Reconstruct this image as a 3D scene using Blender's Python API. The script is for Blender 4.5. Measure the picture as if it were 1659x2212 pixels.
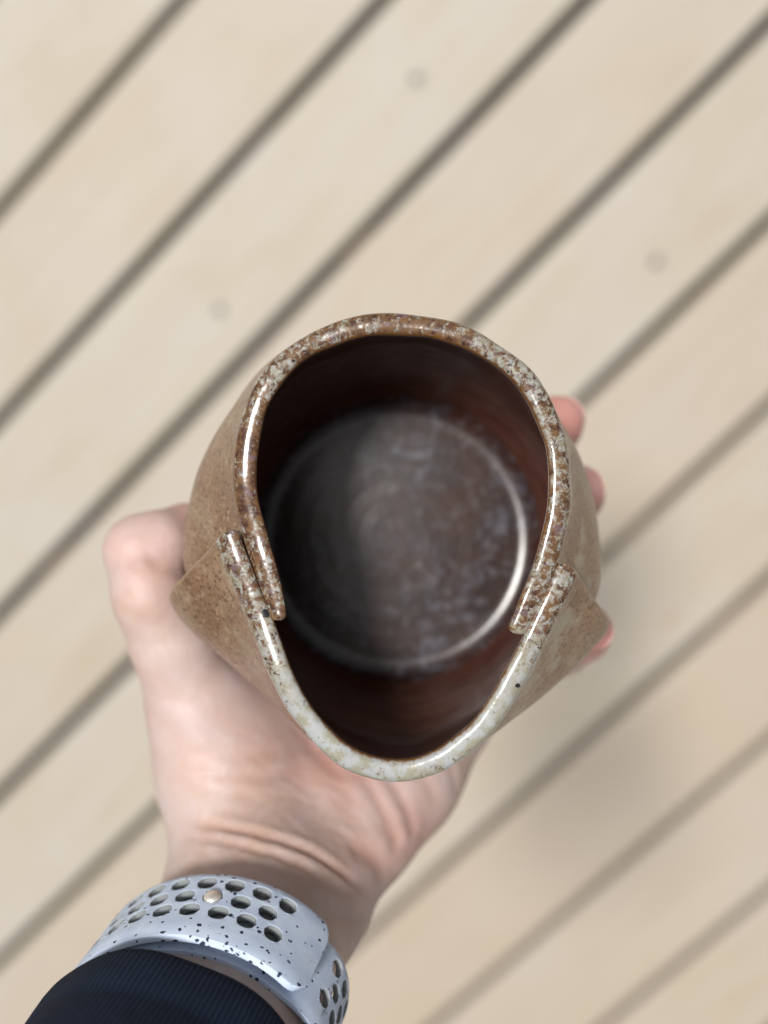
import bpy, math, random
import numpy as np
from mathutils import Matrix, Vector
SC = bpy.context.scene
for o in list(bpy.data.objects): bpy.data.objects.remove(o)
R = math.radians
random.seed(4); rng = np.random.RandomState(4)

# ------------------------------------------------------------------ camera
FPX, CX, CY = 2200.0, 829.5, 1106.0          # focal length and centre in pixels of a 1659-wide picture
SPOT = 145.0                                  # deck board pitch, mm
PITCH_RATIO = 0.13162593
CAM_H = SPOT / PITCH_RATIO / 1000             # height of the lens over the deck
n = np.array([-0.02828338, -0.20294833, 0.0]); n[2] = math.sqrt(1 - n @ n)
u = np.array([math.cos(0.7960948), math.sin(0.7960948), 0.0]); u -= n * (u @ n); u /= np.linalg.norm(u)
v = np.cross(n, u)
Rw = Matrix(((u[0], u[1], u[2]), (v[0], v[1], v[2]), (n[0], n[1], n[2])))   # world X runs along the boards
CAM = Matrix.Translation((0, 0, CAM_H)) @ Rw.to_4x4()
cam = bpy.data.cameras.new('camera'); co = bpy.data.objects.new('camera', cam)
SC.collection.objects.link(co); SC.camera = co
co.matrix_world = CAM
cam.sensor_fit = 'HORIZONTAL'; cam.sensor_width = 36; cam.lens = 36 * FPX / 1659
cam.clip_start = 0.01; cam.clip_end = 100
cam.dof.use_dof = True; cam.dof.focus_distance = 0.2035; cam.dof.aperture_fstop = cam.lens / 5.8
SC.render.resolution_x = 768; SC.render.resolution_y = 1024

# ------------------------------------------------------------------ light
sun_dir_cam = Vector((0.215, -0.055, -0.80)).normalized()
sd = Rw @ sun_dir_cam
sl = bpy.data.lights.new('sun', 'SUN'); sl.energy = 3.6; sl.angle = R(10); sl.color = (1.0, 0.965, 0.92)
so = bpy.data.objects.new('sun', sl); SC.collection.objects.link(so)
so.rotation_euler = sd.to_track_quat('-Z', 'Y').to_euler(); so.location = (0, 0, 3)
W = bpy.data.worlds.new("World"); SC.world = W; W.use_nodes = True
wt = W.node_tree; bg = wt.nodes['Background']
sky = wt.nodes.new('ShaderNodeTexSky'); sky.sky_type = 'NISHITA'; sky.sun_disc = False
sky.sun_elevation = math.asin(-sd.z); sky.sun_rotation = math.atan2(-sd.x, -sd.y)
sky.dust_density = 4; sky.air_density = 1.0; sky.ozone_density = 1.0
hs = wt.nodes.new('ShaderNodeHueSaturation'); hs.inputs['Saturation'].default_value = 0.30
wt.links.new(sky.outputs[0], hs.inputs['Color']); wt.links.new(hs.outputs[0], bg.inputs[0])
bg.inputs[1].default_value = 0.070
SC.view_settings.view_transform = 'Standard'; SC.view_settings.look = 'None'
SC.view_settings.exposure = 0.1; SC.view_settings.gamma = 1
try:
    SC.cycles.max_bounces = 8; SC.cycles.diffuse_bounces = 4
except Exception: pass

# ------------------------------------------------------------------ helpers
def P(px, py, d):                            # a point d metres in front of the lens
    return np.array([(px - CX) * d / FPX, -(py - CY) * d / FPX, -d])

def tag(o, label=None, cat=None, group=None, kind=None):
    if label: o['label'] = label
    if cat: o['category'] = cat
    if group: o['group'] = group
    if kind: o['kind'] = kind
    return o

def mesh_obj(name, verts, faces, mat=None, parent=None, base=None, smooth=True, attrs=None, cam_space=True):
    """verts in lens space (metres) when cam_space, base = origin of the thing in the same space"""
    V = np.asarray(verts, float)
    if base is not None: V = V - np.asarray(base)
    me = bpy.data.meshes.new(name); me.from_pydata(V.tolist(), [], [tuple(int(i) for i in f) for f in faces])
    if mat: me.materials.append(mat)
    if attrs:
        for k, a in attrs.items():
            at = me.attributes.new(k, 'FLOAT', 'POINT'); at.data.foreach_set('value', np.asarray(a, dtype=np.float32))
    me.validate(); me.update()
    if smooth: me.polygons.foreach_set('use_smooth', [True] * len(me.polygons))
    o = bpy.data.objects.new(name, me); SC.collection.objects.link(o)
    if parent is not None: o.parent = parent
    return o

def place(o, base): o.matrix_world = CAM @ Matrix.Translation(Vector(base))

def empty(name, base):
    o = bpy.data.objects.new(name, None); SC.collection.objects.link(o); o.empty_display_size = 0.02
    place(o, base); return o

def catmull(pts, per=12):
    p = np.asarray(pts, float); p = np.vstack([2*p[0]-p[1], p, 2*p[-1]-p[-2]]); out = []
    for i in range(1, len(p)-2):
        t = np.linspace(0, 1, per, endpoint=False)[:, None]
        a, b, c, d = p[i-1], p[i], p[i+1], p[i+2]
        out.append(.5*((2*b)+(-a+c)*t+(2*a-5*b+4*c-d)*t*t+(-a+3*b-3*c+d)*t**3))
    out.append(p[-2][None]); return np.vstack(out)

def arclen(p): return np.concatenate([[0], np.cumsum(np.linalg.norm(np.diff(p, axis=0), axis=1))])
def sample(p, s):                            # s in 0..1 by arc length
    L = arclen(p); L = L / L[-1]
    return np.stack([np.interp(s, L, p[:, k]) for k in range(p.shape[1])], 1)

# node shorthand
class NT:
    def __init__(s, name):
        s.m = bpy.data.materials.new(name); s.m.use_nodes = True; s.t = s.m.node_tree; s.b = s.t.nodes['Principled BSDF']
    def set(s, sock, val):
        if isinstance(val, bpy.types.NodeSocket): s.t.links.new(val, sock)
        elif isinstance(val, (tuple, list)) and len(val) == 3 and sock.type == 'RGBA': sock.default_value = (*val, 1)
        else: sock.default_value = val
    def P(s, **k):
        for a, b in k.items(): s.set(s.b.inputs[a.replace('_', ' ')], b)
    def coord(s, scale=(1, 1, 1), rot=(0, 0, 0)):
        c = s.t.nodes.new('ShaderNodeTexCoord'); m = s.t.nodes.new('ShaderNodeMapping')
        s.t.links.new(c.outputs['Object'], m.inputs[0]); m.inputs['Scale'].default_value = scale; m.inputs['Rotation'].default_value = rot
        return m.outputs[0]
    def noise(s, vec, sc, det=4, rough=.55, dist=0):
        x = s.t.nodes.new('ShaderNodeTexNoise'); s.t.links.new(vec, x.inputs['Vector'])
        x.inputs['Scale'].default_value = sc; x.inputs['Detail'].default_value = det; x.inputs['Roughness'].default_value = rough; x.inputs['Distortion'].default_value = dist
        return x.outputs['Fac']
    def vor(s, vec, sc, feat='F1', rnd=1):
        x = s.t.nodes.new('ShaderNodeTexVoronoi'); x.feature = feat; s.t.links.new(vec, x.inputs['Vector'])
        x.inputs['Scale'].default_value = sc; x.inputs['Randomness'].default_value = rnd; return x
    def ramp(s, fac, stops, interp='LINEAR'):
        r = s.t.nodes.new('ShaderNodeValToRGB'); r.color_ramp.interpolation = interp
        e = r.color_ramp.elements
        while len(e) < len(stops): e.new(.5)
        for i, (p, c) in enumerate(stops):
            e[i].position = p; e[i].color = (c, c, c, 1) if not isinstance(c, tuple) else (*c, 1)
        s.set(r.inputs[0], fac); return r.outputs[0]
    def math(s, op, a, b=0.0, c=None, clamp=False):
        x = s.t.nodes.new('ShaderNodeMath'); x.operation = op; x.use_clamp = clamp
        s.set(x.inputs[0], a); s.set(x.inputs[1], b)
        if c is not None: s.set(x.inputs[2], c)
        return x.outputs[0]
    def mix(s, fac, a, b, mode='MIX'):
        x = s.t.nodes.new('ShaderNodeMix'); x.data_type = 'RGBA'; x.blend_type = mode
        s.set(x.inputs[0], fac); s.set(x.inputs[6], a); s.set(x.inputs[7], b); return x.outputs[2]
    def attr(s, name):
        x = s.t.nodes.new('ShaderNodeAttribute'); x.attribute_name = name; return x.outputs['Fac']
    def rnd(s): return s.t.nodes.new('ShaderNodeObjectInfo').outputs['Random']
    def bump(s, h, strength=.3, dist=.001, prev=None):
        x = s.t.nodes.new('ShaderNodeBump'); x.inputs['Strength'].default_value = strength; x.inputs['Distance'].default_value = dist
        s.set(x.inputs['Height'], h)
        if prev is not None: s.set(x.inputs['Normal'], prev)
        return x.outputs[0]
    def spot(s, vec, p, r):                  # 1 inside a small spot at p (object space)
        x = s.t.nodes.new('ShaderNodeVectorMath'); x.operation = 'DISTANCE'; s.set(x.inputs[0], vec); x.inputs[1].default_value = tuple(p)
        return s.math('LESS_THAN', x.outputs['Value'], r)

# ------------------------------------------------------------------ materials
CUP_BASE = np.array([.0033, -.0074, -.2935])
def mat_glaze():
    t = NT('stoneware_glaze'); c = t.coord(); cs = t.coord((1, 1, .32))
    prof, pale = t.attr('prof'), t.attr('pale')
    n1 = t.noise(c, 560, 5, .70, .5); n2 = t.noise(c, 900, 4, .6); n3 = t.noise(c, 150, 3, .6)
    big = t.noise(c, 55, 3, .5)
    # outer wall: tan slip with fine streaks and flecks
    st = t.noise(cs, 850, 3, .6); st2 = t.noise(cs, 1150, 3, .65)
    out = t.mix(t.ramp(big, [(.35, 0), (.65, 1)]), (.190, .108, .060), (.255, .158, .092))
    out = t.mix(t.ramp(st, [(.54, 0), (.66, .5)]), out, (.40, .28, .175))
    out = t.mix(t.ramp(st2, [(.53, 0), (.61, .85)]), out, (.10, .05, .028))
    out = t.mix(t.ramp(n3, [(.56, 0), (.70, .6)]), out, (.36, .28, .18))
    # greyish pale runs where the ash sits thick
    out = t.mix(t.math('MULTIPLY', t.ramp(t.noise(c, 90, 4, .6), [(.52, 0), (.62, .75)]), t.attr('ash')), out, (.34, .31, .23))
    # lip: brown, ochre and pale milky patches
    lip = t.mix(t.ramp(n1, [(.40, 0), (.56, 1)]), (.055, .022, .013), (.155, .082, .036))
    lip = t.mix(t.ramp(t.noise(c, 420, 2, .5), [(.60, 0), (.66, .7)]), lip, (.15, .10, .115))
    pm = t.math('ADD', t.math('ADD', t.noise(c, 640, 6, .74, .5), t.math('MULTIPLY', pale, .26)), t.math('MULTIPLY', t.math('SUBTRACT', big, .5), .35))
    lip = t.mix(t.ramp(pm, [(.50, 0), (.57, .85), (.70, 1)]), lip, t.mix(t.ramp(pale, [(.1, 0), (.8, 1)]), t.mix(t.ramp(n2, [(.4, 0), (.6, 1)]), (.25, .225, .155), (.37, .38, .36)), t.mix(t.ramp(t.noise(c, 330, 4, .6), [(.42, 0), (.58, 1)]), (.30, .29, .22), (.385, .40, .405))))
    lip = t.mix(t.ramp(n2, [(.66, 0), (.70, .8)]), lip, (.13, .06, .03))
    # prof is the distance in mm from the crown, outside negative, inside positive
    pw = t.math('ADD', prof, t.math('MULTIPLY', t.math('SUBTRACT', n1, .5), 2.6))
    outm = t.ramp(t.math('MULTIPLY_ADD', pw, -.1, .5), [(.74, 0), (.90, 1)])     # -2.4 .. -4 mm
    col = t.mix(outm, lip, out)
    ochre = t.ramp(t.math('MULTIPLY_ADD', pw, .1, .5), [(.62, 0), (.70, 1)])
    col = t.mix(ochre, col, (.17, .075, .022))
    col = t.mix(t.math('MULTIPLY', t.attr('brk'), .75), col, (.42, .32, .22))
    inm = t.ramp(t.math('MULTIPLY_ADD', pw, .1, .5), [(.80, 0), (.86, 1)])
    ins = t.mix(t.ramp(t.noise(t.coord((1, 1, 5)), 90, 4, .6), [(.4, 0), (.65, 1)]), (.098, .035, .024), (.155, .066, .043))
    col = t.mix(inm, col, ins)
    for p, r in SPOTS: col = t.mix(t.spot(vadd(t, c, n2, .0010), p, r), col, (.018, .018, .022))
    vs = t.vor(c, 260); sp = t.math('MULTIPLY', t.ramp(vs.outputs['Distance'], [(.07, 1), (.10, 0)]), t.math('GREATER_THAN', t.noise(c, 40, 2), .52))
    col = t.mix(t.math('MULTIPLY', sp, t.math('SUBTRACT', 1.0, inm)), col, (.03, .025, .025))
    b = t.bump(t.math('MULTIPLY', st, outm), .22, .0006); b = t.bump(n1, .05, .0004, b); b = t.bump(t.noise(c, 170, 3, .6), .16, .0012, b); b = t.bump(t.noise(t.coord((1, 1, 7)), 60, 3), .06, .0012, b)
    t.P(Base_Color=col, Roughness=t.math('MULTIPLY_ADD', outm, .24, .17), Normal=b, Coat_Weight=t.math('MULTIPLY', t.math('SUBTRACT', 1.0, inm), t.math('MULTIPLY_ADD', outm, -.14, .38)), Coat_Roughness=.09)
    t.set(t.b.inputs['Specular IOR Level'], t.math('MULTIPLY_ADD', inm, -.32, .5))
    return t.m
def vadd(t, vec, fac, amt):
    x = t.t.nodes.new('ShaderNodeVectorMath'); x.operation = 'MULTIPLY_ADD'
    y = t.t.nodes.new('ShaderNodeCombineXYZ')
    for i in range(3): t.set(y.inputs[i], t.math('SUBTRACT', fac, .5))
    t.set(x.inputs[0], y.outputs[0]); x.inputs[1].default_value = (amt, amt, amt); t.set(x.inputs[2], vec); return x.outputs[0]
def mat_floor():
    t = NT('dark_inner_glaze'); c = t.coord()
    n1 = t.noise(c, 70, 4, .6); n2 = t.noise(c, 330, 3, .55)
    col = t.mix(t.ramp(n1, [(.38, 0), (.62, 1)]), (.036, .015, .011), (.027, .019, .019))
    v3 = t.noise(c, 170, 4, .65, 1.0)
    col = t.mix(t.math('MULTIPLY', t.ramp(v3, [(.50, 0), (.68, 1)]), t.ramp(n1, [(.38, .2), (.60, .9)])), col, (.085, .085, .105))
    col = t.mix(t.ramp(n2, [(.56, 0), (.70, .5)]), col, (.13, .12, .13))
    t.P(Base_Color=col, Roughness=.23, Normal=t.bump(n2, .05, .0004, t.bump(n1, .08, .001)))
    t.b.inputs['Specular IOR Level'].default_value = .36
    return t.m
def mat_wood():
    t = NT('pale_board_wood'); c = t.coord((1, 1, 1)); r = t.rnd()
    loc = t.t.nodes.new('ShaderNodeVectorMath'); loc.operation = 'ADD'; k = t.t.nodes.new('ShaderNodeCombineXYZ')
    t.set(k.inputs[0], t.math('MULTIPLY', r, 37.0)); t.set(k.inputs[1], t.math('MULTIPLY', r, 11.0)); t.set(loc.inputs[0], c); t.set(loc.inputs[1], k.outputs[0])
    m = t.t.nodes.new('ShaderNodeMapping'); t.set(m.inputs[0], loc.outputs[0]); m.inputs['Scale'].default_value = (.12, 1, 1)
    g = t.noise(m.outputs[0], 110, 5, .6, 1.2); g2 = t.noise(m.outputs[0], 24, 3, .5, 1.5); bl = t.noise(loc.outputs[0], 7, 3, .5)
    col = t.mix(t.ramp(g2, [(.35, 0), (.65, 1)]), (.405, .357, .280), (.440, .402, .332))
    col = t.mix(t.ramp(g, [(.45, 0), (.75, .35)]), col, (.31, .24, .165))
    col = t.mix(t.ramp(bl, [(.40, 0), (.65, .75)]), col, (.43, .395, .35))
    m2 = t.t.nodes.new('ShaderNodeMapping'); t.set(m2.inputs[0], loc.outputs[0]); m2.inputs['Scale'].default_value = (.5, 1, .1)
    kn = t.vor(m2.outputs[0], 6.5).outputs['Distance']
    col = t.mix(t.ramp(kn, [(.03, .5), (.07, 0)]), col, (.36, .25, .14))
    col = t.mix(t.math('MULTIPLY', r, .75), col, (.40, .325, .245))
    t.P(Base_Color=col, Roughness=.62, Normal=t.bump(g, .25, .001))
    return t.m
def mat_simple(name, col, rough, metal=0, nscale=300, var=.15, bump=.1):
    t = NT(name); c = t.coord(); nn = t.noise(c, nscale, 4)
    t.P(Base_Color=t.mix(t.ramp(nn, [(.3, 0), (.7, 1)]), tuple(x*(1-var) for x in col), tuple(min(1, x*(1+var)) for x in col)), Roughness=rough, Metallic=metal, Normal=t.bump(nn, bump, .0005))
    return t.m
def mat_skin():
    t = NT('skin'); c = t.coord(); red, cr = t.attr('red'), t.attr('crease')
    n1 = t.noise(c, 55, 4, .6); n2 = t.noise(c, 900, 3, .6); n3 = t.noise(c, 140, 3, .6)
    col = t.mix(t.ramp(n1, [(.35, 0), (.65, 1)]), (.515, .380, .320), (.545, .445, .410))
    col = t.mix(t.ramp(n3, [(.48, 0), (.70, .55)]), col, (.61, .51, .49))
    col = t.mix(t.math('MULTIPLY', red, .7, clamp=True), col, (.60, .20, .17))
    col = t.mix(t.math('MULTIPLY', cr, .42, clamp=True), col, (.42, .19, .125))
    col = t.mix(t.ramp(t.noise(c, 38, 4, .6, 1.0), [(.50, 0), (.66, .35)]), col, (.50, .42, .45))
    v = t.vor(c, 1400, 'DISTANCE_TO_EDGE')
    b = t.bump(n2, .28, .0004, t.bump(t.ramp(v.outputs['Distance'], [(0, 0), (.15, 1)]), .10, .0002, t.bump(n3, .2, .0012)))
    t.P(Base_Color=col, Roughness=.48, Subsurface_Weight=.18, Subsurface_Radius=(1.0, .35, .2), Subsurface_Scale=.004, Normal=b)
    t.b.inputs['Specular IOR Level'].default_value = .42
    return t.m
def mat_sleeve():
    t = NT('navy_rib_knit'); rib, al = t.attr('rib'), t.attr('along')
    c = t.coord(); n1 = t.noise(c, 900, 3, .7); n2 = t.noise(c, 60, 3)
    ph = t.math('ADD', rib, t.math('MULTIPLY', t.math('SUBTRACT', n1, .5), 1.6))
    w = t.math('MULTIPLY_ADD', t.math('SINE', ph), .5, .5)
    w2 = t.math('MULTIPLY_ADD', t.math('SINE', t.math('ADD', al, t.math('MULTIPLY', rib, .5))), .5, .5)
    h = t.math('ADD', w, t.math('MULTIPLY', w2, .04))
    col = t.mix(t.ramp(w, [(.2, 0), (.9, 1)]), (.0090, .0150, .0300), (.0170, .0270, .0520))
    col = t.mix(t.ramp(n1, [(.60, 0), (.75, .5)]), col, (.03, .038, .06))
    t.P(Base_Color=col, Roughness=.85,  Normal=t.bump(h, .6, .0004, t.bump(n1, .4, .0003, t.bump(n2, .3, .003))))
    t.b.inputs['Specular IOR Level'].default_value = .12
    return t.m
def mat_strap(dark=False):
    t = NT('speckled_strap'); c = t.coord(); n1 = t.noise(c, 200, 3)
    cc = vadd(t, c, t.noise(c, 700, 3), .0016)
    v1 = t.vor(cc, 850); v2 = t.vor(cc, 1500)
    def pick(v, th, lim):
        s = t.t.nodes.new('ShaderNodeSeparateColor'); t.set(s.inputs[0], v.outputs['Color'])
        return t.math('MULTIPLY', t.math('LESS_THAN', s.outputs[0], th), t.math('LESS_THAN', v.outputs['Distance'], lim))
    sp = t.math('MAXIMUM', pick(v1, .07, .40), pick(v2, .025, .45))
    edge = t.attr('edge')
    sp = t.math('MAXIMUM', sp, t.math('MULTIPLY', t.math('GREATER_THAN', edge, .5), pick(v1, .20, .42)))
    col = t.mix(sp, t.mix(t.ramp(n1, [(.4, 0), (.6, 1)]), (.54, .65, .83), (.62, .73, .89)), (.035, .045, .075))
    t.P(Base_Color=col, Roughness=.6, Normal=t.bump(n1, .1, .0003)); t.b.inputs['Specular IOR Level'].default_value = .25
    return t.m

# ------------------------------------------------------------------ ground and deck
wood = mat_wood()
ground_m = mat_simple('soil', (.085, .042, .020), .95, nscale=30, var=.4, bump=.6)
joist_m = mat_simple('joist_wood', (.14, .08, .045), .8, nscale=60)
screw_m = mat_simple('screw_metal', (.06, .06, .08), .5, .2)
def flat_box(x0, x1, y0, y1, z0, z1, bev=0.0):
    if bev == 0:
        V = [(x, y, z) for z in (z0, z1) for y in (y0, y1) for x in (x0, x1)]
        F = [(0, 2, 3, 1), (4, 5, 7, 6), (0, 1, 5, 4), (2, 6, 7, 3), (0, 4, 6, 2), (1, 3, 7, 5)]
        return V, F
    pr = [(y0, z0), (y1, z0), (y1, z1-bev), (y1-bev*.3, z1-bev*.3), (y1-bev, z1), (y0+bev, z1), (y0+bev*.3, z1-bev*.3), (y0, z1-bev)]
    k = len(pr); V = [(x, y, z) for x in (x0, x1) for y, z in pr]
    F = [(i, (i+1) % k, (i+1) % k+k, i+k) for i in range(k)] + [tuple(range(k-1, -1, -1)), tuple(range(k, 2*k))]
    return V, F
def world_obj(name, V, F, mat, loc=(0, 0, 0), parent=None, smooth=False):
    o = mesh_obj(name, V, F, mat, parent, None, smooth); o.location = loc; return o
g = world_obj('ground', [(-6, -6, 0), (6, -6, 0), (6, 6, 0), (-6, 6, 0)], [(0, 1, 2, 3)], ground_m, (0, 0, -.32)); tag(g, kind='structure')
deck = bpy.data.objects.new('deck', None); SC.collection.objects.link(deck); tag(deck, kind='structure')
OFF = 0.34134                               # first seam, in units of the lens height
seam0 = OFF * CAM_H; step = -SPOT / 1000
V, F = flat_box(-2.2, 2.2, -.0660, .0660, -.028, 0, .003)
pm = None; planks = {}
for k in range(-11, 20):
    yc = seam0 + (k + .5) * step
    if pm is None:
        o = world_obj('plank', V, F, wood, parent=deck); pm = o.data
    else:
        o = bpy.data.objects.new('plank', pm); SC.collection.objects.link(o); o.parent = deck
    o.location = ((k * .37) % .2 - .1, yc + random.uniform(-.0008, .0008), random.uniform(-.0008, 0)); planks[k] = o
for x in np.arange(-2.0, 2.3, .5):
    V2, F2 = flat_box(-.022, .022, -2.8, 1.7, -.17, -.030)
    o = world_obj('joist', V2, F2, joist_m, (x, 0, 0), parent=deck)
# screws: a shallow dished head with a square recess
def screw_mesh():
    prof = [(0, -.0012), (.0011, -.0012), (.0013, .0), (.0034, .0004), (.0042, .0001), (.0044, -.002)]
    k = 16; Vs = [(0, 0, -.0012)]; Fs = []
    for r, z in prof[1:]:
        for i in range(k): Vs.append((r*math.cos(2*math.pi*i/k), r*math.sin(2*math.pi*i/k), z))
    for i in range(k): Fs.append((0, 1+i, 1+(i+1) % k))
    for j in range(len(prof)-2):
        for i in range(k): Fs.append((1+j*k+i, 1+(j+1)*k+i, 1+(j+1)*k+(i+1) % k, 1+j*k+(i+1) % k))
    return Vs, Fs
SV, SF = screw_mesh(); SV = [(x*1.3, y*1.3, z) for x, y, z in SV]; smesh = None
def add_screw(x, y):
    global smesh
    k = int(math.floor((y - seam0) / step)); pl = planks.get(k)
    if pl is None: return
    if smesh is None:
        o = world_obj('screw', SV, SF, screw_m, parent=pl); smesh = o.data
    else:
        o = bpy.data.objects.new('screw', smesh); SC.collection.objects.link(o); o.parent = pl
    o.location = (x - pl.location.x, y - pl.location.y, .0004)
def on_deck(px, py):
    d = Rw @ Vector(((px - CX) / FPX, -(py - CY) / FPX, -1)); t = CAM_H / -d.z
    return d.x * t, d.y * t
for px, py in ((475, 670), (1418, 565), (900, 170)): add_screw(*on_deck(px, py))
for x in (-1.5, -1.0, 1.0, 1.5):
    for k in planks:
        for dy in (-.045, .045): add_screw(x, seam0 + (k+.5)*step + dy)

# ------------------------------------------------------------------ cup
def px2(l, d): return np.array([P(x, y, d)[:2] for x, y in l])
back_rim = [(606,1340),(601,1308),(589,1258),(574,1205),(560,1160),(546,1112),(537,1062),(534,1006),(537,952),(547,907),(563,861),(588,816),(625,774),(673,740),(729,716),(793,702),(860,698),(924,704),(988,722),(1040,745),(1088,776),(1129,811),(1157,850),(1177,890),(1193,930),(1203,970),(1207,1014),(1207,1054),(1204,1094),(1197,1134),(1184,1185),(1170,1230),(1153,1270),(1137,1308),(1118,1350),(1110,1368)]
front_rim = [(496,1146),(513,1198),(532,1249),(552,1301),(571,1350),(587,1397),(604,1443),(625,1490),(650,1534),(684,1579),(732,1624),(779,1650),(836,1664),(893,1661),(950,1643),(1002,1608),(1048,1566),(1082,1518),(1110,1468),(1134,1422),(1155,1375),(1176,1326),(1196,1280),(1215,1238),(1226,1217)]
back_belly = [(446,1345),(420,1285),(398,1215),(398,1150),(412,1080),(435,1010),(467,945),(508,880),(565,812),(635,760),(720,722),(800,702),(860,698),(930,704),(1000,724),(1075,770),(1145,830),(1200,900),(1240,960),(1264,1020),(1282,1090),(1293,1170),(1296,1240),(1280,1310),(1250,1365)]
front_belly = [(372,1283),(379,1308),(398,1342),(428,1375),(463,1404),(499,1433),(537,1465),(575,1497),(617,1535),(668,1580),(730,1620),(800,1646),(856,1654),(915,1648),(975,1626),(1030,1595),(1061,1577),(1103,1547),(1151,1511),(1199,1474),(1243,1437),(1277,1400),(1302,1363),(1307,1336)]
ZB = .231; H0 = .0022
def inset(c, h, sgn):
    t = np.gradient(c, axis=0); t /= np.linalg.norm(t, axis=1)[:, None]
    return c + sgn * h * np.stack([t[:, 1], -t[:, 0]], 1)
def arc(a0, a1, r, cx=.0033, cy=-.0074):
    a = np.radians(np.linspace(a0, a1, 200)); return np.stack([cx + r*np.cos(a), cy + r*np.sin(a)], 1)
def panel(name, rim, belly, a0, a1, extra, hov, pale, sgn):
    """rim/belly mid curves; the wall is lofted down to the round foot and given thickness"""
    rimc = catmull(px2(rim, .2)); bel = inset(catmull(px2(belly, ZB)), .0022, sgn)
    L = arclen(rimc)[-1] * 1000
    e = [0, .08, .25, .5, .8, 1.2, 1.7, 2.3]
    nmid = int((L - 5) / .75)
    smm = np.array(e + list(np.linspace(2.9, L - 2.9, nmid)) + [L - x for x in e[::-1]]); s = smm / L
    Z = np.array([.2, ZB, .250, .272, .2930])
    S = [sample(rimc, s), sample(bel, s), sample(arc(a0, a1, .0455 + extra), s), sample(arc(a0, a1, .0425 + extra*.5), s), sample(arc(a0, a1, .0390 + extra*.2), s)]
    if sgn < 0: c0 = np.array([.0033, -.0074]); S[2] = .62*(c0 + (S[1]-c0)*.955) + .38*S[2]; S[3] = .25*(c0 + (S[1]-c0)*.88) + .75*S[3]
    if sgn < 0:
        c0 = np.array([.0033, -.0074]); dd_ = np.minimum(smm, L-smm); q_ = S[1]-c0; q_ /= np.linalg.norm(q_, axis=1)[:, None]
        S[1] = S[1] + q_*(.0007*np.exp(-(dd_/5)**2))[:, None]
    S = np.array(S)
    m = np.zeros_like(S)
    dz = np.diff(Z)[:, None, None]; d = np.diff(S, axis=0) / dz
    m[1:-1] = (d[:-1]*dz[1:] + d[1:]*dz[:-1]) / (dz[:-1] + dz[1:]); m[0] = d[0]*.8 ; m[-1] = d[-1]
    def mid(z):
        k = min(max(np.searchsorted(Z, z) - 1, 0), 3); h = Z[k+1]-Z[k]; t = (z-Z[k])/h
        return (2*t**3-3*t*t+1)*S[k] + (t**3-2*t*t+t)*h*m[k] + (-2*t**3+3*t*t)*S[k+1] + (t**3-t*t)*h*m[k+1]
    dist = np.minimum(smm, L - smm)
    cap = np.clip(dist / 1.3, 0, 1); cap = (1 - (1-cap)**2.6) ** (1/2.6)         # rounded vertical ends
    drop = .0009 * (1 - cap)                                            # rounded upper corners
    wob = .00035*np.sin(smm*.11+.6) + .00012*np.sin(smm*.31+2) + .00002*np.sin(smm*.83)
    rs = np.random.RandomState(7 if sgn > 0 else 8)
    sm_ = lambda sc, a: a*np.interp(smm, np.arange(0, L+3*sc, sc), rs.uniform(-1, 1, len(np.arange(0, L+3*sc, sc))))
    ker = np.ones(5)/5; soft = lambda q_: np.convolve(np.pad(q_, 2, 'edge'), ker, 'valid')
    wob = wob + soft(sm_(6, .00009)) + soft(sm_(3, .00005))
    hv = np.array([hov(x) for x in smm]) / 1000
    hv = hv * (1 + soft(sm_(7, .07)) + soft(sm_(3.3, .04))); shift_ = soft(sm_(9, .00018)) + soft(sm_(4, .00009))
    prof = []
    down = [.2930, .290, .284, .277, .270, .263, .256, .250, .245, .241, .238, .235, .232, .229, .226, .223, .220, .217, .214, .211, .2085, .2065, .205, .2038]
    for z in down: prof.append((z, 1.0, -(z-.2022)*1000 - 3.0))
    for a in np.linspace(90, -90, 19):
        ca, sa = math.cos(math.radians(a)), math.sin(math.radians(a))
        off = math.copysign(abs(sa)**.74, sa) if abs(sa) > 1e-6 else 0
        prof.append((.2022 - .0022*abs(ca)**.74, off, -3.0*a/90))
    for z in down[::-1]: prof.append((z, -1.0, (z-.2022)*1000 + 3.0))
    V, pr = [], []
    for z, off, pv in prof:
        q = mid(z); t = np.gradient(q, axis=0); t /= np.linalg.norm(t, axis=1)[:, None]
        nrm = np.stack([t[:, 1], -t[:, 0]], 1) * -sgn
        fade = np.clip((.26 - z)/.05, 0, 1)
        th = (hv + np.clip((z-.205)/.02, 0, 1)*.0003)
        ok = q + nrm * (off * th * cap + shift_*np.clip((.225-z)/.02, 0, 1))[:, None]
        zz = z + (wob + drop) * fade
        V.append(np.column_stack([ok, -zz])); pr.append(np.full(len(s), pv))
    N = len(s); V = np.vstack(V); pr = np.concatenate(pr); F = []
    m_ = len(prof)
    for j in range(m_-1):
        for i in range(N-1):
            a, b = j*N+i, j*N+i+1; F.append((a, b, b+N, a+N))
    # small hand-made unevenness
    V[:, :2] += .00012*np.column_stack([np.sin(V[:, 0]*230+V[:, 2]*190), np.cos(V[:, 1]*210-V[:, 2]*160)])
    pal = np.tile(np.array([pale(x / L) for x in smm]), m_)
    brk = np.tile(np.exp(-(dist/.7)**2), m_) * np.clip(-pr/3, 0, 1)
    ash = np.tile(np.array([.25 + .75*np.clip((x/L-.55)/.3, 0, 1) for x in smm]), m_)
    if sgn < 0: F = [f[::-1] for f in F]
    o = mesh_obj(name, V, F, glaze, cup, CUP_BASE, True, {'prof': pr, 'pale': pal, 'ash': ash, 'brk': brk})
    import bmesh
    bm = bmesh.new(); bm.from_mesh(o.data); bmesh.ops.remove_doubles(bm, verts=bm.verts, dist=1e-6)
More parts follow.
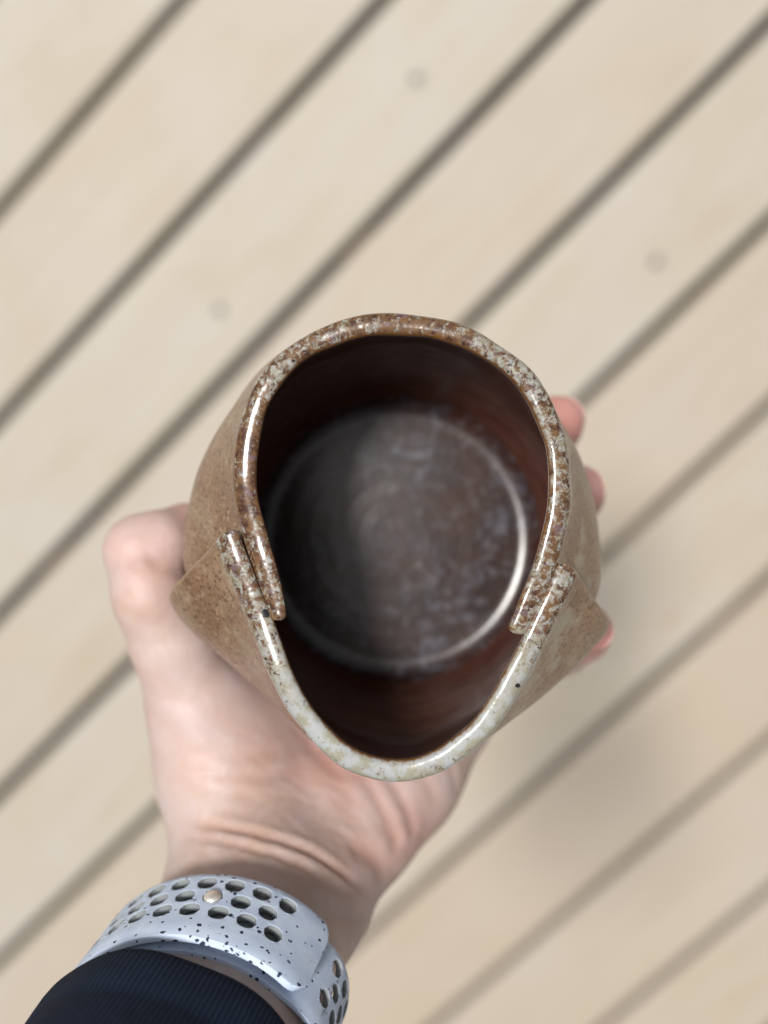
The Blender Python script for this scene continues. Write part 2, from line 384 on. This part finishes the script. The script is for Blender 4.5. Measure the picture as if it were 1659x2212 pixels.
    bmesh.ops.recalc_face_normals(bm, faces=bm.faces); bm.to_mesh(o.data); bm.free()
    o.data.polygons.foreach_set('use_smooth', [True]*len(o.data.polygons)); o.data.update()
    return o
cup = empty('cup', CUP_BASE)
tag(cup, 'brown speckled stoneware cup with pleated sides held in the hand', 'cup')
SPOTS = [(P(656, 1579, .2012) - CUP_BASE, .00075), (P(455, 1330, .2235) - CUP_BASE, .0011), (P(585, 1374, .2035) - CUP_BASE, .0008),
         (P(1212, 1388, .2155) - CUP_BASE, .0012), (P(574, 1325, .2) - CUP_BASE, .0010), (P(1117, 1481, .200) - CUP_BASE, .0006)]
glaze = mat_glaze()
panel('back_wall', back_rim, back_belly, 202, -22, .0, lambda x: 2.2 - .45*max(0, 1-x/14), lambda f: -.05 + .30*math.exp(-((f-.68)/.16)**2) + .12*math.sin(f*21), 1)
panel('front_wall', front_rim, front_belly, 192, 348, .0004, lambda x: 2.25, lambda f: .74*math.exp(-((f-.52)/.32)**4) + .04, -1)
# foot and inner floor, turned
def lathe(prof, k=160, cx=.0033, cy=-.0074, fn=None):
    V, F = [], []
    for r, z in prof:
        for i in range(k):
            a = 2*math.pi*i/k; dz = fn(r, a) if fn else 0
            V.append((cx + r*math.cos(a), cy + r*math.sin(a), -(z + dz)))
    for j in range(len(prof)-1):
        for i in range(k): F.append((j*k+i, (j+1)*k+i, (j+1)*k+(i+1) % k, j*k+(i+1) % k))
    return V, F
pr = [(.00002, .2802)] + [(r/1000, .2802) for r in np.arange(.6, 33.0, .6)]
pr += [(.0332+.0082*math.sin(a), .2802-.0082*(1-math.cos(a))) for a in np.linspace(.05, 1.5, 16)] + [(.0415, .268), (.0416, .266)]
def rings(r, a):
    if r > .0330: return 0
    rr = r*1000
    return (.000008*math.sin(rr*1.15 + a) + .000008*math.sin(rr*2.6 + 2*a) + .00001*math.sin(rr*.5+3*a)) * min(1, rr/9) * min(1, max(0, (.0328-r)/.004)) - .0006*math.exp(-((r-.029)/.004)**2)*0
Vb, Fb = lathe(pr, fn=rings)
mesh_obj('inner_floor', Vb, Fb, mat_floor(), cup, CUP_BASE)
Vb, Fb = lathe([(.0001, .2915), (.030, .2915), (.0315, .2937), (.0345, .2939), (.0385, .2932), (.0400, .2905), (.0395, .2875), (.036, .285)])
mesh_obj('foot', Vb, Fb, mat_simple('bare_clay', (.27, .17, .10), .8, nscale=400, var=.3), cup, CUP_BASE)

# ------------------------------------------------------------------ arm frame (from the wrist towards the elbow)
E_ = np.array([-0.24699709, -0.26513314, 0.93203909]); U_ = np.array([0.91349708, 0.2571856, 0.3152438]); V_ = np.cross(E_, U_)
WC = np.array([-.03535, -.1025, -.22538])
def elbow_v(s):
    t = min(1, max(0, (s-.19)/.09)); d = E_*(1-t) + SH_*t; d /= np.linalg.norm(d); w = np.cross(d, U_); return w/np.linalg.norm(w)
SH_ = np.array([-.02, -.80, .60]); SH_ /= np.linalg.norm(SH_)
def arm_centre(s):
    s0, w = .235, .045
    if s < s0 - w: return WC + E_*s
    t = min(1, (s - s0 + w) / (2*w)); p = WC + E_*(s0 - w) + E_*(2*w)*(t - t*t/2) + SH_*(2*w)*(t*t/2)
    return p + SH_*max(0, s - s0 - w)
def arm_pt(phi, s, a, b):
    if s > .19: return arm_centre(s) + U_*(a*math.cos(phi)) + (V_ if s < .19 else elbow_v(s))*(b*math.sin(phi))
    return WC + E_*s + U_*(a*math.cos(phi)) + V_*(b*math.sin(phi))

# ------------------------------------------------------------------ hand as one smooth surface
def cone(p, a, b, ra, rb):                     # rounded cone distance
    ba = b - a; l2 = ba @ ba; pa = p - a
    t = np.clip((pa @ ba) / l2, 0, 1)
    return np.linalg.norm(pa - t[..., None]*ba, axis=-1) - (ra + (rb-ra)*t)
def smin(a, b, k):
    h = np.clip(k - np.abs(a-b), 0, None) / k
    return np.minimum(a, b) - h*h*k*.25
def chain(p, J, k=.004):
    d = None
    for (a, b) in zip(J[:-1], J[1:]):
        c = cone(p, P(*a[:3]), P(*b[:3]), a[3]/1000, b[3]/1000); d = c if d is None else smin(d, c, k)
    return d
THUMB = [(465,1640,.264,13.8),(425,1510,.260,11.6),(376,1390,.255,9.6),(328,1290,.2505,8.3),(302,1200,.248,8.0)]
THUMB_TIP = [(297,1182,.2480,7.7),(345,1174,.2490,7.3),(402,1158,.2570,7.4),(432,1152,.2630,6.6)]
FINGERS = {
 'index': [(800,1240,.309,10),(1010,1060,.3145,8.6),(1140,962,.299,7.8),(1192,922,.283,7.6),(1204,912,.276,7.2)],
 'middle':[(900,1310,.310,10.5),(1120,1165,.3145,8.8),(1212,1098,.296,8.0),(1240,1068,.279,7.6),(1246,1060,.270,7.0)],
 'ring':  [(960,1400,.308,10),(1140,1290,.310,8.4),(1210,1250,.292,7.6),(1232,1238,.279,7.0),(1236,1234,.272,6.4)],
 'pinky': [(1010,1490,.300,9.5),(1140,1440,.298,7.8),(1215,1400,.283,7.0),(1256,1372,.268,6.8),(1268,1358,.257,6.2)]}
PALM = [((602,1895,.257),(620,1760,.268),19.5,15), ((620,1760,.268),(640,1600,.283),15,13),
        ((640,1600,.283),(800,1240,.311),12.5,10), ((660,1650,.283),(900,1310,.312),12.5,10.5), ((720,1650,.284),(960,1400,.309),12,10), ((800,1680,.280),(1010,1490,.300),12,10.0),
        ((668,1905,.256),(768,1778,.267),15,14.8), ((768,1778,.267),(866,1655,.279),14.8,14.2), ((866,1655,.279),(965,1552,.290),14.2,12.3),
        ((525,1850,.255),(500,1740,.262),14,13.5), ((500,1740,.262),(486,1630,.266),13.5,14), ((540,1720,.268),(560,1560,.275),13,12), ((500,1560,.268),(760,1290,.309),11,10),
        ((600,1820,.264),(860,1690,.280),13,13)]
def hand_sdf(p):
    q = p - WC; x, y, s = q @ U_, q @ V_, q @ E_
    grow = 1 + np.clip(s, 0, .3)*1.2; a, b = (.0255 - .0010*np.clip(-s/.02, 0, 1))*grow, .0203*grow
    lim = np.maximum(-(s + .030), s - .235)
    d = (np.sqrt((x/a)**2 + (y/b)**2) - 1) * b
    d = smin_max(d, lim, .014)
    pal = None
    for a_, b_, ra, rb in PALM:
        c = cone(p, P(*a_), P(*b_), ra/1000, rb/1000); pal = c if pal is None else smin(pal, c, .010)
    d = smin(d, pal, .013)
    th = smin(chain(p, THUMB, .006), chain(p, THUMB_TIP, .004), .003)
    d = smin(d, th, .012)
    f = None
    for J in FINGERS.values():
        c = chain(p, J, .003); f = c if f is None else smin(f, c, .002)
    d = smin(d, f, .008)
    # kept clear of the cup wall
    r = np.hypot(p[..., 0]-.0033, p[..., 1]+.0074); z = -p[..., 2]
    Rz = np.interp(z, [.215, .231, .25, .262, .272, .284, .293, .2945], [.048, .0515, .0485, .0470, .0455, .0430, .0405, .039])
    cupd = np.maximum(r - Rz, z - .2943)
    return smax(d, -(cupd - .0002), .0015)
def smax(a, b, k): return -smin(-a, -b, k)
def smin_max(a, b, k): return smax(a, b, k)
def surface_nets(fn, lo, hi, h):
    ax = [np.arange(lo[i], hi[i]+h, h) for i in range(3)]
    sh = [len(a) for a in ax]; D = np.empty(sh)
    for i, x in enumerate(ax[0]):
        Y, Zg = np.meshgrid(ax[1], ax[2], indexing='ij')
        D[i] = fn(np.stack([np.full_like(Y, x), Y, Zg], -1))
    ins = D < 0
    c = np.zeros([s-1 for s in sh]); nx, ny, nz = sh
    corners = [(i, j, k) for i in (0, 1) for j in (0, 1) for k in (0, 1)]
    sl_ = lambda A, i, j, k: A[i:nx-1+i, j:ny-1+j, k:nz-1+k]
    cnt = sum(sl_(ins, *q).astype(int) for q in corners)
    act = (cnt > 0) & (cnt < 8); idx = -np.ones(act.shape, int); idx[act] = np.arange(act.sum())
    ii = np.argwhere(act); acc = np.zeros((len(ii), 3)); num = np.zeros(len(ii))
    for a in corners:
        for ax_ in range(3):
            if a[ax_]: continue
            b = list(a); b[ax_] = 1
            da = D[ii[:, 0]+a[0], ii[:, 1]+a[1], ii[:, 2]+a[2]]; db = D[ii[:, 0]+b[0], ii[:, 1]+b[1], ii[:, 2]+b[2]]
            m = (da < 0) != (db < 0); t = np.where(m, da/(np.where(m, da-db, 1)), 0)
            pt = np.array(a, float)[None] + np.eye(3)[ax_][None]*t[:, None]
            acc += pt*m[:, None]; num += m
    V = np.array(lo) + (ii + acc/num[:, None])*h
    F = []
    for ax_ in range(3):
        o1, o2 = [(1, 2), (2, 0), (0, 1)][ax_]
        A = np.moveaxis(ins, ax_, 0); m = A[:-1] != A[1:]; dirn = A[:-1]
        m = np.moveaxis(m, 0, ax_); dirn = np.moveaxis(dirn, 0, ax_)
        q = np.argwhere(m); ok = (q[:, o1] > 0) & (q[:, o2] > 0) & (q[:, o1] < sh[o1]-1) & (q[:, o2] < sh[o2]-1); q = q[ok]
        e1, e2 = np.eye(3, dtype=int)[o1], np.eye(3, dtype=int)[o2]
        g_ = lambda r: idx[r[:, 0], r[:, 1], r[:, 2]]
        quad = np.stack([g_(q), g_(q-e1), g_(q-e1-e2), g_(q-e2)], 1)
        dd = dirn[q[:, 0], q[:, 1], q[:, 2]]; quad[~dd] = quad[~dd][:, ::-1]
        F.append(quad)
    return V, np.vstack(F)
lo = np.array([-.125, -.262, -.334]); hi = np.array([.070, .012, -.0])
HV, HF = surface_nets(hand_sdf, [-.100, -.155, -.332], [.070, .046, -.172], .00115)
def grad(p, e=2e-4):
    g_ = np.zeros_like(p)
    for k in range(3):
        d = np.zeros(3); d[k] = e; g_[:, k] = (hand_sdf(p+d) - hand_sdf(p-d)) / (2*e)
    return g_
for _ in range(2):
    G = grad(HV); HV -= G * (hand_sdf(HV) / np.maximum((G*G).sum(1), 1e-3))[:, None] * .8
G = grad(HV); NRM = G / np.maximum(np.linalg.norm(G, axis=1), 1e-6)[:, None]
# creases and soft folds, drawn as grooves along lines on the skin
PXY = np.column_stack([CX + FPX*HV[:, 0]/-HV[:, 2], CY - FPX*HV[:, 1]/-HV[:, 2]])
def surf_line(l):
    pts = catmull(np.array(l, float), 6); out = []
    for x, y in pts:
        ds = np.arange(.19, .31, .0005); rr = np.array([P(x, y, d) for d in ds]); f = hand_sdf(rr)
        k = np.argmax(f < 0)
        if f[k] < 0: out.append(rr[k])
    return np.array(out)
crease = np.zeros(len(HV)); disp = np.zeros(len(HV))
def groove(l, width, depth, col=1.0):
    global crease, disp
    L = surf_line(l)
    if len(L) < 2: return
    near = np.full(len(HV), 1.0); tt = np.zeros(len(HV))
    for i, (a, b) in enumerate(zip(L[:-1], L[1:])):
        ba = b-a; pa = HV-a; t = np.clip(pa@ba/max(ba@ba, 1e-12), 0, 1); d = np.linalg.norm(pa-t[:, None]*ba, axis=1)
        m = d < near; near[m] = d[m]; tt[m] = (i+t[m])/(len(L)-1)
    fd = np.clip(np.minimum(tt, 1-tt)/.18, .05, 1)
    gss = np.exp(-(near/width)**2)*fd
    disp -= .72*depth*gss; disp += depth*.30*np.exp(-((near-width*2.1)/width)**2)*fd
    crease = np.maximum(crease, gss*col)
MM = .001
groove([(387,1771),(475,1788),(562,1805),(656,1834),(737,1887),(806,1937)], 1.1*MM, .9*MM, 1)
groove([(375,1805),(469,1818),(550,1837),(625,1862),(719,1905)], 1.0*MM, .6*MM, .7)
groove([(385,1655),(450,1672),(520,1680),(600,1675),(680,1640)], 1.6*MM, .45*MM, .45)
groove([(378,1690),(440,1706),(500,1712),(560,1722)], 1.4*MM, .4*MM, .35)
groove([(395,1620),(460,1634),(540,1640),(640,1610)], 1.4*MM, .35*MM, .3)
groove([(650,1590),(700,1640),(745,1700),(760,1760)], 2.2*MM, .5*MM, .6)
groove([(720,1650),(780,1680),(820,1740),(850,1810),(852,1850)], 1.8*MM, .6*MM, .7)
groove([(800,1640),(850,1700),(885,1770),(890,1820)], 1.6*MM, .5*MM, .6)
groove([(870,1640),(920,1690),(945,1740)], 1.5*MM, .4*MM, .4)
groove([(745,1830),(800,1850),(840,1900)], 2.2*MM, .7*MM, .8)
groove([(960,1620),(980,1680),(985,1720)], 1.4*MM, .35*MM, .35)
groove([(312,1206),(345,1226),(385,1238),(430,1244)], .9*MM, 1.1*MM, .55)
groove([(290,1330),(330,1345),(370,1340)], 1.5*MM, .25*MM, .2)
groove([(350,1500),(400,1520),(450,1510)], 1.8*MM, .3*MM, .3)
groove([(690,2000),(740,1990),(800,2010)], 1.8*MM, .3*MM, .3)
rl = np.random.RandomState(11)
for i in range(34):                       # network of fine skin lines over the palm heel and thumb ball
    x0, y0 = rl.uniform(390, 860), rl.uniform(1560, 1880); an = R(rl.uniform(5, 40) + (x0-390)*.05); ln = rl.uniform(50, 130)
    groove([(x0, y0), (x0+ln*.5*math.cos(an), y0+ln*.5*math.sin(an)+rl.uniform(-8, 8)), (x0+ln*math.cos(an), y0+ln*math.sin(an))], .75*MM, .16*MM, .32)
# wrist tendons, faint
disp += .0006*np.exp(-((PXY[:, 0]-(470+(1880-PXY[:, 1])*.15))/22)**2)*np.exp(-((PXY[:, 1]-1860)/70)**2)
HV = HV + NRM*disp[:, None]
red = np.zeros(len(HV))
for J, w in [(THUMB_TIP, .9)] + [(f, 1.0) for f in FINGERS.values()]:
    tip = P(*J[-1][:3]); red = np.maximum(red, w*np.exp(-(np.linalg.norm(HV-tip, axis=1)/.017)**2))
    tip = P(*J[1][:3]); red = np.maximum(red, .35*np.exp(-(np.linalg.norm(HV-tip, axis=1)/.014)**2))
for q, w, r in (((740,1640,.268), .55, .018), ((860,1800,.262), .45, .014), ((560,1560,.262), .22, .02), ((760,1880,.250), .3, .012), ((300,1200,.238), .35, .012), ((430,1540,.25), .15, .02)):
    red = np.maximum(red, w*np.exp(-(np.linalg.norm(HV-P(*q), axis=1)/r)**2))
HB = WC.copy()
skin = mat_skin()
person = mesh_obj('person', HV, HF, skin, None, HB, True, {'red': red, 'crease': crease}); place(person, HB)
tag(person, 'left hand and wrist in navy sleeve holding the brown cup from below, palm up', 'person')
# fingernails: thin curved plates on the outer side of each tip
nail_m = mat_simple('nail', (.60, .33, .30), .25, nscale=200, var=.05, bump=.02)
def nail(J, out):
    a, b = P(*J[-2][:3]), P(*J[-1][:3]); ax_ = b-a; ax_ /= np.linalg.norm(ax_); out = np.array(out, float)
    out -= ax_*(out@ax_); out /= np.linalg.norm(out); sd_ = np.cross(ax_, out); r = J[-1][3]/1000 - .0003
    c = b - ax_*.002; V, F = [], []; nu, nv = 8, 8
    for i in range(nu+1):
        for j in range(nv+1):
            th = (i/nu-.5)*1.25; w = 1-.25*(2*i/nu-1)**2
            l = (j/nv-.5)*.0090*w; p = c + ax_*(l) + (out*math.cos(th) + sd_*math.sin(th))*r
            V.append(p)
    for i in range(nu):
        for j in range(nv): q = i*(nv+1)+j; F.append((q, q+1, q+nv+2, q+nv+1))
    o = mesh_obj('fingernail', V, F, nail_m, person, HB)
    md = o.modifiers.new('s', 'SOLIDIFY'); md.thickness = .0004
for k_, J in FINGERS.items():
    c = P(*J[-1][:3]); nail(J, (c[0]-.0033, c[1]+.0074, -.004))
nail(THUMB_TIP, (-.3, 1, -.45))

# ------------------------------------------------------------------ sleeve (clothing, child of the person)
def tube(rings, closed=False):
    k = len(rings[0]); V = np.vstack(rings); F = []
    for j in range(len(rings)-1):
        for i in range(k): F.append((j*k+i, j*k+(i+1) % k, (j+1)*k+(i+1) % k, (j+1)*k+i))
    return V, F
K = 220; rings_, rib, al = [], [], []
S0 = .0262
prof = [(S0+.010, -1.6), (S0+.004, -1.5), (S0+.0012, -1.2), (S0+.0002, -.7), (S0, 0), (S0+.0003, .6), (S0+.0012, 1.05), (S0+.003, 1.25), (S0+.006, 1.25), (S0+.0105, 1.15), (S0+.0118, .85), (S0+.013, 1.0)]
prof += [(S0+.013+x, 1.1+min(x, .2)*18) for x in np.arange(.002, .36, .003)]  # runs on out of view past the elbow, added to cast the soft deck shadow
for s, o_ in prof:
    ring = []
    for i in range(K):
        ph = 2*math.pi*i/K
        fold = .0005*math.sin(3*ph+s*60+1) + .0004*math.sin(7*ph-s*90) + (.0012*math.sin(2*ph+s*110+.5)*min(1, max(0, (s-S0-.012)/.03)))
        g_ = 1 + 0.5*min(.1, max(0, s-S0)) + 2.5*min(.2, max(0, s-.16))
        a, b = .0290*g_, .0260*g_
        ring.append(arm_pt(ph, s, a+o_/1000+fold, b+o_/1000+fold)); rib.append(ph*.0275/.00050*2*math.pi/6.2832*1.0 + s*0/.001); al.append(s/.0009*2*math.pi)
    rings_.append(np.array(ring))
kk = round(2*math.pi*.0275/.00100)
rib = [ (2*math.pi*(i % K)/K)*kk for i in range(len(V))]
# a seam in the attribute is avoided by duplicating the first column
rings2 = [np.vstack([r, r[:1]]) for r in rings_]; K2 = K+1; V = np.vstack(rings2); F = []
for j in range(len(rings2)-1):
    for i in range(K): F.append((j*K2+i, j*K2+i+1, (j+1)*K2+i+1, (j+1)*K2+i))
rib = [(2*math.pi*(i % K2)/K)*kk for i in range(len(V))]; al = [prof[i//K2][0]/.0011*2*math.pi for i in range(len(V))]
mesh_obj('sleeve', V, F, mat_sleeve(), person, HB, True, {'rib': rib, 'along': al})

# ------------------------------------------------------------------ watch
watch = empty('watch', WC + E_*.01)
tag(watch, 'pale blue perforated sports watch strap with dark flecks round the wrist', 'watch')
WB = WC + E_*.01
strap_m = mat_strap(); hole_m = mat_simple('shaded_hole_wall', (.24, .26, .27), .6, nscale=300, var=.08)  # hole walls coloured grey to stand in for the shade inside them
def strap(name, phi0, phi1, wfn, radf, thick, holes_until, hole_from=0, rows=(.0036, .0080, .0124), width=.020, end_round=True):
    """flat sheet with real holes (u = arc length, v = across), then wrapped round the wrist"""
    import bmesh
    am = .0275; L = abs(phi1-phi0)*am; pitch = .0057; rh = .0019
    vb = [0, rows[0]-.0022, rows[0]+.0022, rows[1]+.0022, rows[2]+.0022, width]
    half = pitch/2; nu = int(L/half); bm = bmesh.new(); cache = {}
    def vt(x, y):
        k = (round(x*1e6), round(y*1e6))
        if k not in cache: cache[k] = bm.verts.new((x, y, 0))
        return cache[k]
    def fc(*q):
        try: bm.faces.new(q)
        except ValueError: pass
    q4 = half/4
    ncol = nu*4
    def strip(y0, y1, skip):
        yy = [y0, y1] if y1-y0 < .003 else list(np.linspace(y0, y1, 4))
        for i in range(ncol):
            if skip(i): continue
            for a, b in zip(yy[:-1], yy[1:]):
                fc(vt(i*q4, a), vt((i+1)*q4, a), vt((i+1)*q4, b), vt(i*q4, b))
    strip(vb[0], vb[1], lambda i: False); strip(vb[4], vb[5], lambda i: False)
    for r in range(3):
        y0, y1 = rows[r]-.0022, rows[r]+.0022; yc = rows[r]; o = 0 if r % 2 == 0 else 1
        cells = set()
        k = 0
        while True:
            i0 = (o + 2*k)*4
            if i0+8 > ncol: break
            uc = (i0+4)*q4
            if hole_from <= uc <= holes_until - (0 if r != 1 else half*.2) and name_ok(name, r, k):
                for c in range(8): cells.add(i0+c)
                bd = [(uc-4*q4+c*q4, y0) for c in range(8)] + [(uc+4*q4, y0)] + [(uc+4*q4, yc)] + [(uc+4*q4-c*q4, y1) for c in range(8)] + [(uc-4*q4, y1)] + [(uc-4*q4, yc)]
                B = [vt(*b) for b in bd]; nB = len(B)
                C = []
                for b in bd:
                    an = math.atan2((b[1]-yc)*1.0, (b[0]-uc)*.9); C.append(bm.verts.new((uc+rh*1.04*math.cos(an), yc+rh*math.sin(an), 0)))
                for c in range(nB): fc(B[c], B[(c+1) % nB], C[(c+1) % nB], C[c])
            k += 1
        for i in range(ncol):
            if i in cells: continue
            # keep the mid points the hole cells introduce
            fc(vt(i*q4, y0), vt((i+1)*q4, y0), vt((i+1)*q4, yc), vt(i*q4, yc)); fc(vt(i*q4, yc), vt((i+1)*q4, yc), vt((i+1)*q4, y1), vt(i*q4, y1))
    Lr = ncol*q4
    bm.normal_update()
    # thicken: copy downwards, wall up every open edge
    top = list(bm.verts); faces = list(bm.faces); bed = [e for e in bm.edges if len(e.link_faces) == 1]
    low = {v_: bm.verts.new((v_.co.x, v_.co.y, -1)) for v_ in top}
    for f in faces: bm.faces.new([low[v_] for v_ in f.verts][::-1])
    for e in bed:
        a, b = e.verts; f = e.link_faces[0]; vs = list(f.verts); ia = vs.index(a)
        if vs[(ia+1) % len(vs)] is b: a, b = b, a
        nf = bm.faces.new((a, b, low[b], low[a]))
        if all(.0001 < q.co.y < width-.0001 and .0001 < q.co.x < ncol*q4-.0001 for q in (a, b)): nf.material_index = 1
    edge_l = bm.verts.layers.float.new('edge')
    sg = 1 if phi1 > phi0 else -1
    for v_ in bm.verts:
        x, y, z = v_.co
        v_[edge_l] = 1.0 if y > width-.0016 else 0.0
        # rounded free end and rounded long edges
        if end_round:
            du = Lr - x; rr = .0045
            yy = min(y, width-y)
            if du < rr and yy < rr:
                ex = rr-du; ey = rr-yy; m_ = math.hypot(ex, ey)
                k_ = max(ex, ey)/m_ if m_ > 0 else 1
                x = Lr-rr+ex*k_; ny_ = rr-ey*k_; y = ny_ if y < width/2 else width-ny_
        e_ = min(y, width-y); dome = .0
        if e_ < .0009: dome = -.00035*(1-e_/.0009)**2
        ph = phi0 + sg*x/am; off = radf(ph) + (dome if z == 0 else 0) + z*thick
        p = arm_pt(ph, y, .0307+off, .02556+off)
        v_.co = Vector(p - WB)
    bmesh.ops.recalc_face_normals(bm, faces=bm.faces)
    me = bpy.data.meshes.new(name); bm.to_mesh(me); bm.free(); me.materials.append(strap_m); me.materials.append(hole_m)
    me.polygons.foreach_set('use_smooth', [True]*len(me.polygons))
    o = bpy.data.objects.new(name, me); SC.collection.objects.link(o); o.parent = watch
    bv = o.modifiers.new('b', 'BEVEL'); bv.width = .00015; bv.segments = 2; bv.limit_method = 'ANGLE'; bv.angle_limit = R(50)
    o.modifiers.new('n', 'WEIGHTED_NORMAL')
    return o
STUD = (1, 10)
def name_ok(name, r, k): return True
po0, po1 = R(236), R(15)
def ru(x): return x
outer_len = abs(po1-po0)*.0275
strap('outer_strap', po0, po1, None, lambda ph: 0.0 + .0004*math.sin(ph*2), .0020, outer_len-.0105, .006)
def inr(ph):
    d = math.degrees(ph)
    return -.0030 + .0024*(1/(1+math.exp((d-12)/6))) - .0004
strap('inner_strap', R(-52), R(150), None, inr, .0015, .027, .002)
# grey sheet added under the strap, its colour stands in for shade in the holes
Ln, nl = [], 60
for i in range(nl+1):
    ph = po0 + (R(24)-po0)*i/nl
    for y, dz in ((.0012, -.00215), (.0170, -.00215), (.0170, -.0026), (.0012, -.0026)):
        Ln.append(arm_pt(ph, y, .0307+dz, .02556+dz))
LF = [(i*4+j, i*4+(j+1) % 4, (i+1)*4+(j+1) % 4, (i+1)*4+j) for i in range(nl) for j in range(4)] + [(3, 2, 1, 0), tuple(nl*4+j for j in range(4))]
mesh_obj('hole_shade_sheet', Ln, LF, mat_simple('grey_hole_shade', (.17, .185, .19), .6, nscale=300, var=.1), watch, WB, smooth=False)
# pin stud, a domed metal button standing in the middle row
def stud():
    u0 = None
    half = .0057/2; # middle row cells are offset by one half pitch
    best = None
    for k in range(40):
        uc = (1+2*k)*half + half; ph = po0 - uc/.0275
        p = arm_pt(ph, .0080, .0307, .02556); px = CX+FPX*p[0]/-p[2]; d = abs(px-462)
        if best is None or d < best[0]: best = (d, ph)
    ph = best[1]; c = arm_pt(ph, .0080, .0307, .02556); nrm = (arm_pt(ph, .0080, .0317, .02656)-c); nrm /= np.linalg.norm(nrm)
    t1 = E_; t2 = np.cross(nrm, t1)
    V, F = [c + nrm*.0010], []; k = 24
    pf = [(.0008, .00098), (.0014, .0008), (.0018, .0004), (.0019, 0), (.0017, -.0006), (.0012, -.0008), (.0012, -.003)]
    for r, z in pf:
        for i in range(k): a = 2*math.pi*i/k; V.append(c + nrm*z + t1*r*math.cos(a) + t2*r*math.sin(a))
    for i in range(k): F.append((0, 1+i, 1+(i+1) % k))
    for j in range(len(pf)-1):
        for i in range(k): F.append((1+j*k+i, 1+(j+1)*k+i, 1+(j+1)*k+(i+1) % k, 1+j*k+(i+1) % k))
    mesh_obj('pin_stud', V, F, mat_simple('polished_steel', (.80, .78, .72), .42, .6, var=.03, bump=.01), watch, WB)
stud()
# watch case on the back of the wrist
def case():
    c = arm_pt(R(272), .010, .0307, .0272); out = arm_pt(R(272), .010, .0317, .0282)-c; out /= np.linalg.norm(out)
    a1 = E_; a2 = np.cross(out, a1); V, F = [], []; k = 48
    pf = [(.70, .0000), (.95, .0006), (1.0, .003), (1.0, .0075), (.95, .0098), (.85, .0106), (.4, .0110), (.001, .0111)]
    for m_, z in pf:
        for i in range(k):
            t = 2*math.pi*i/k; ct, st = math.cos(t), math.sin(t); e_ = .45
            V.append(c + out*z + a1*(.0205*m_*math.copysign(abs(ct)**e_, ct)) + a2*(.0170*m_*math.copysign(abs(st)**e_, st)))
    for j in range(len(pf)-1):
        for i in range(k): F.append((j*k+i, j*k+(i+1) % k, (j+1)*k+(i+1) % k, (j+1)*k+i))
    mesh_obj('watch_case', V, F, mat_simple('silver_case', (.55, .55, .56), .3, 1, var=.03, bump=.01), watch, WB)
case()
bpy.context.view_layer.update()
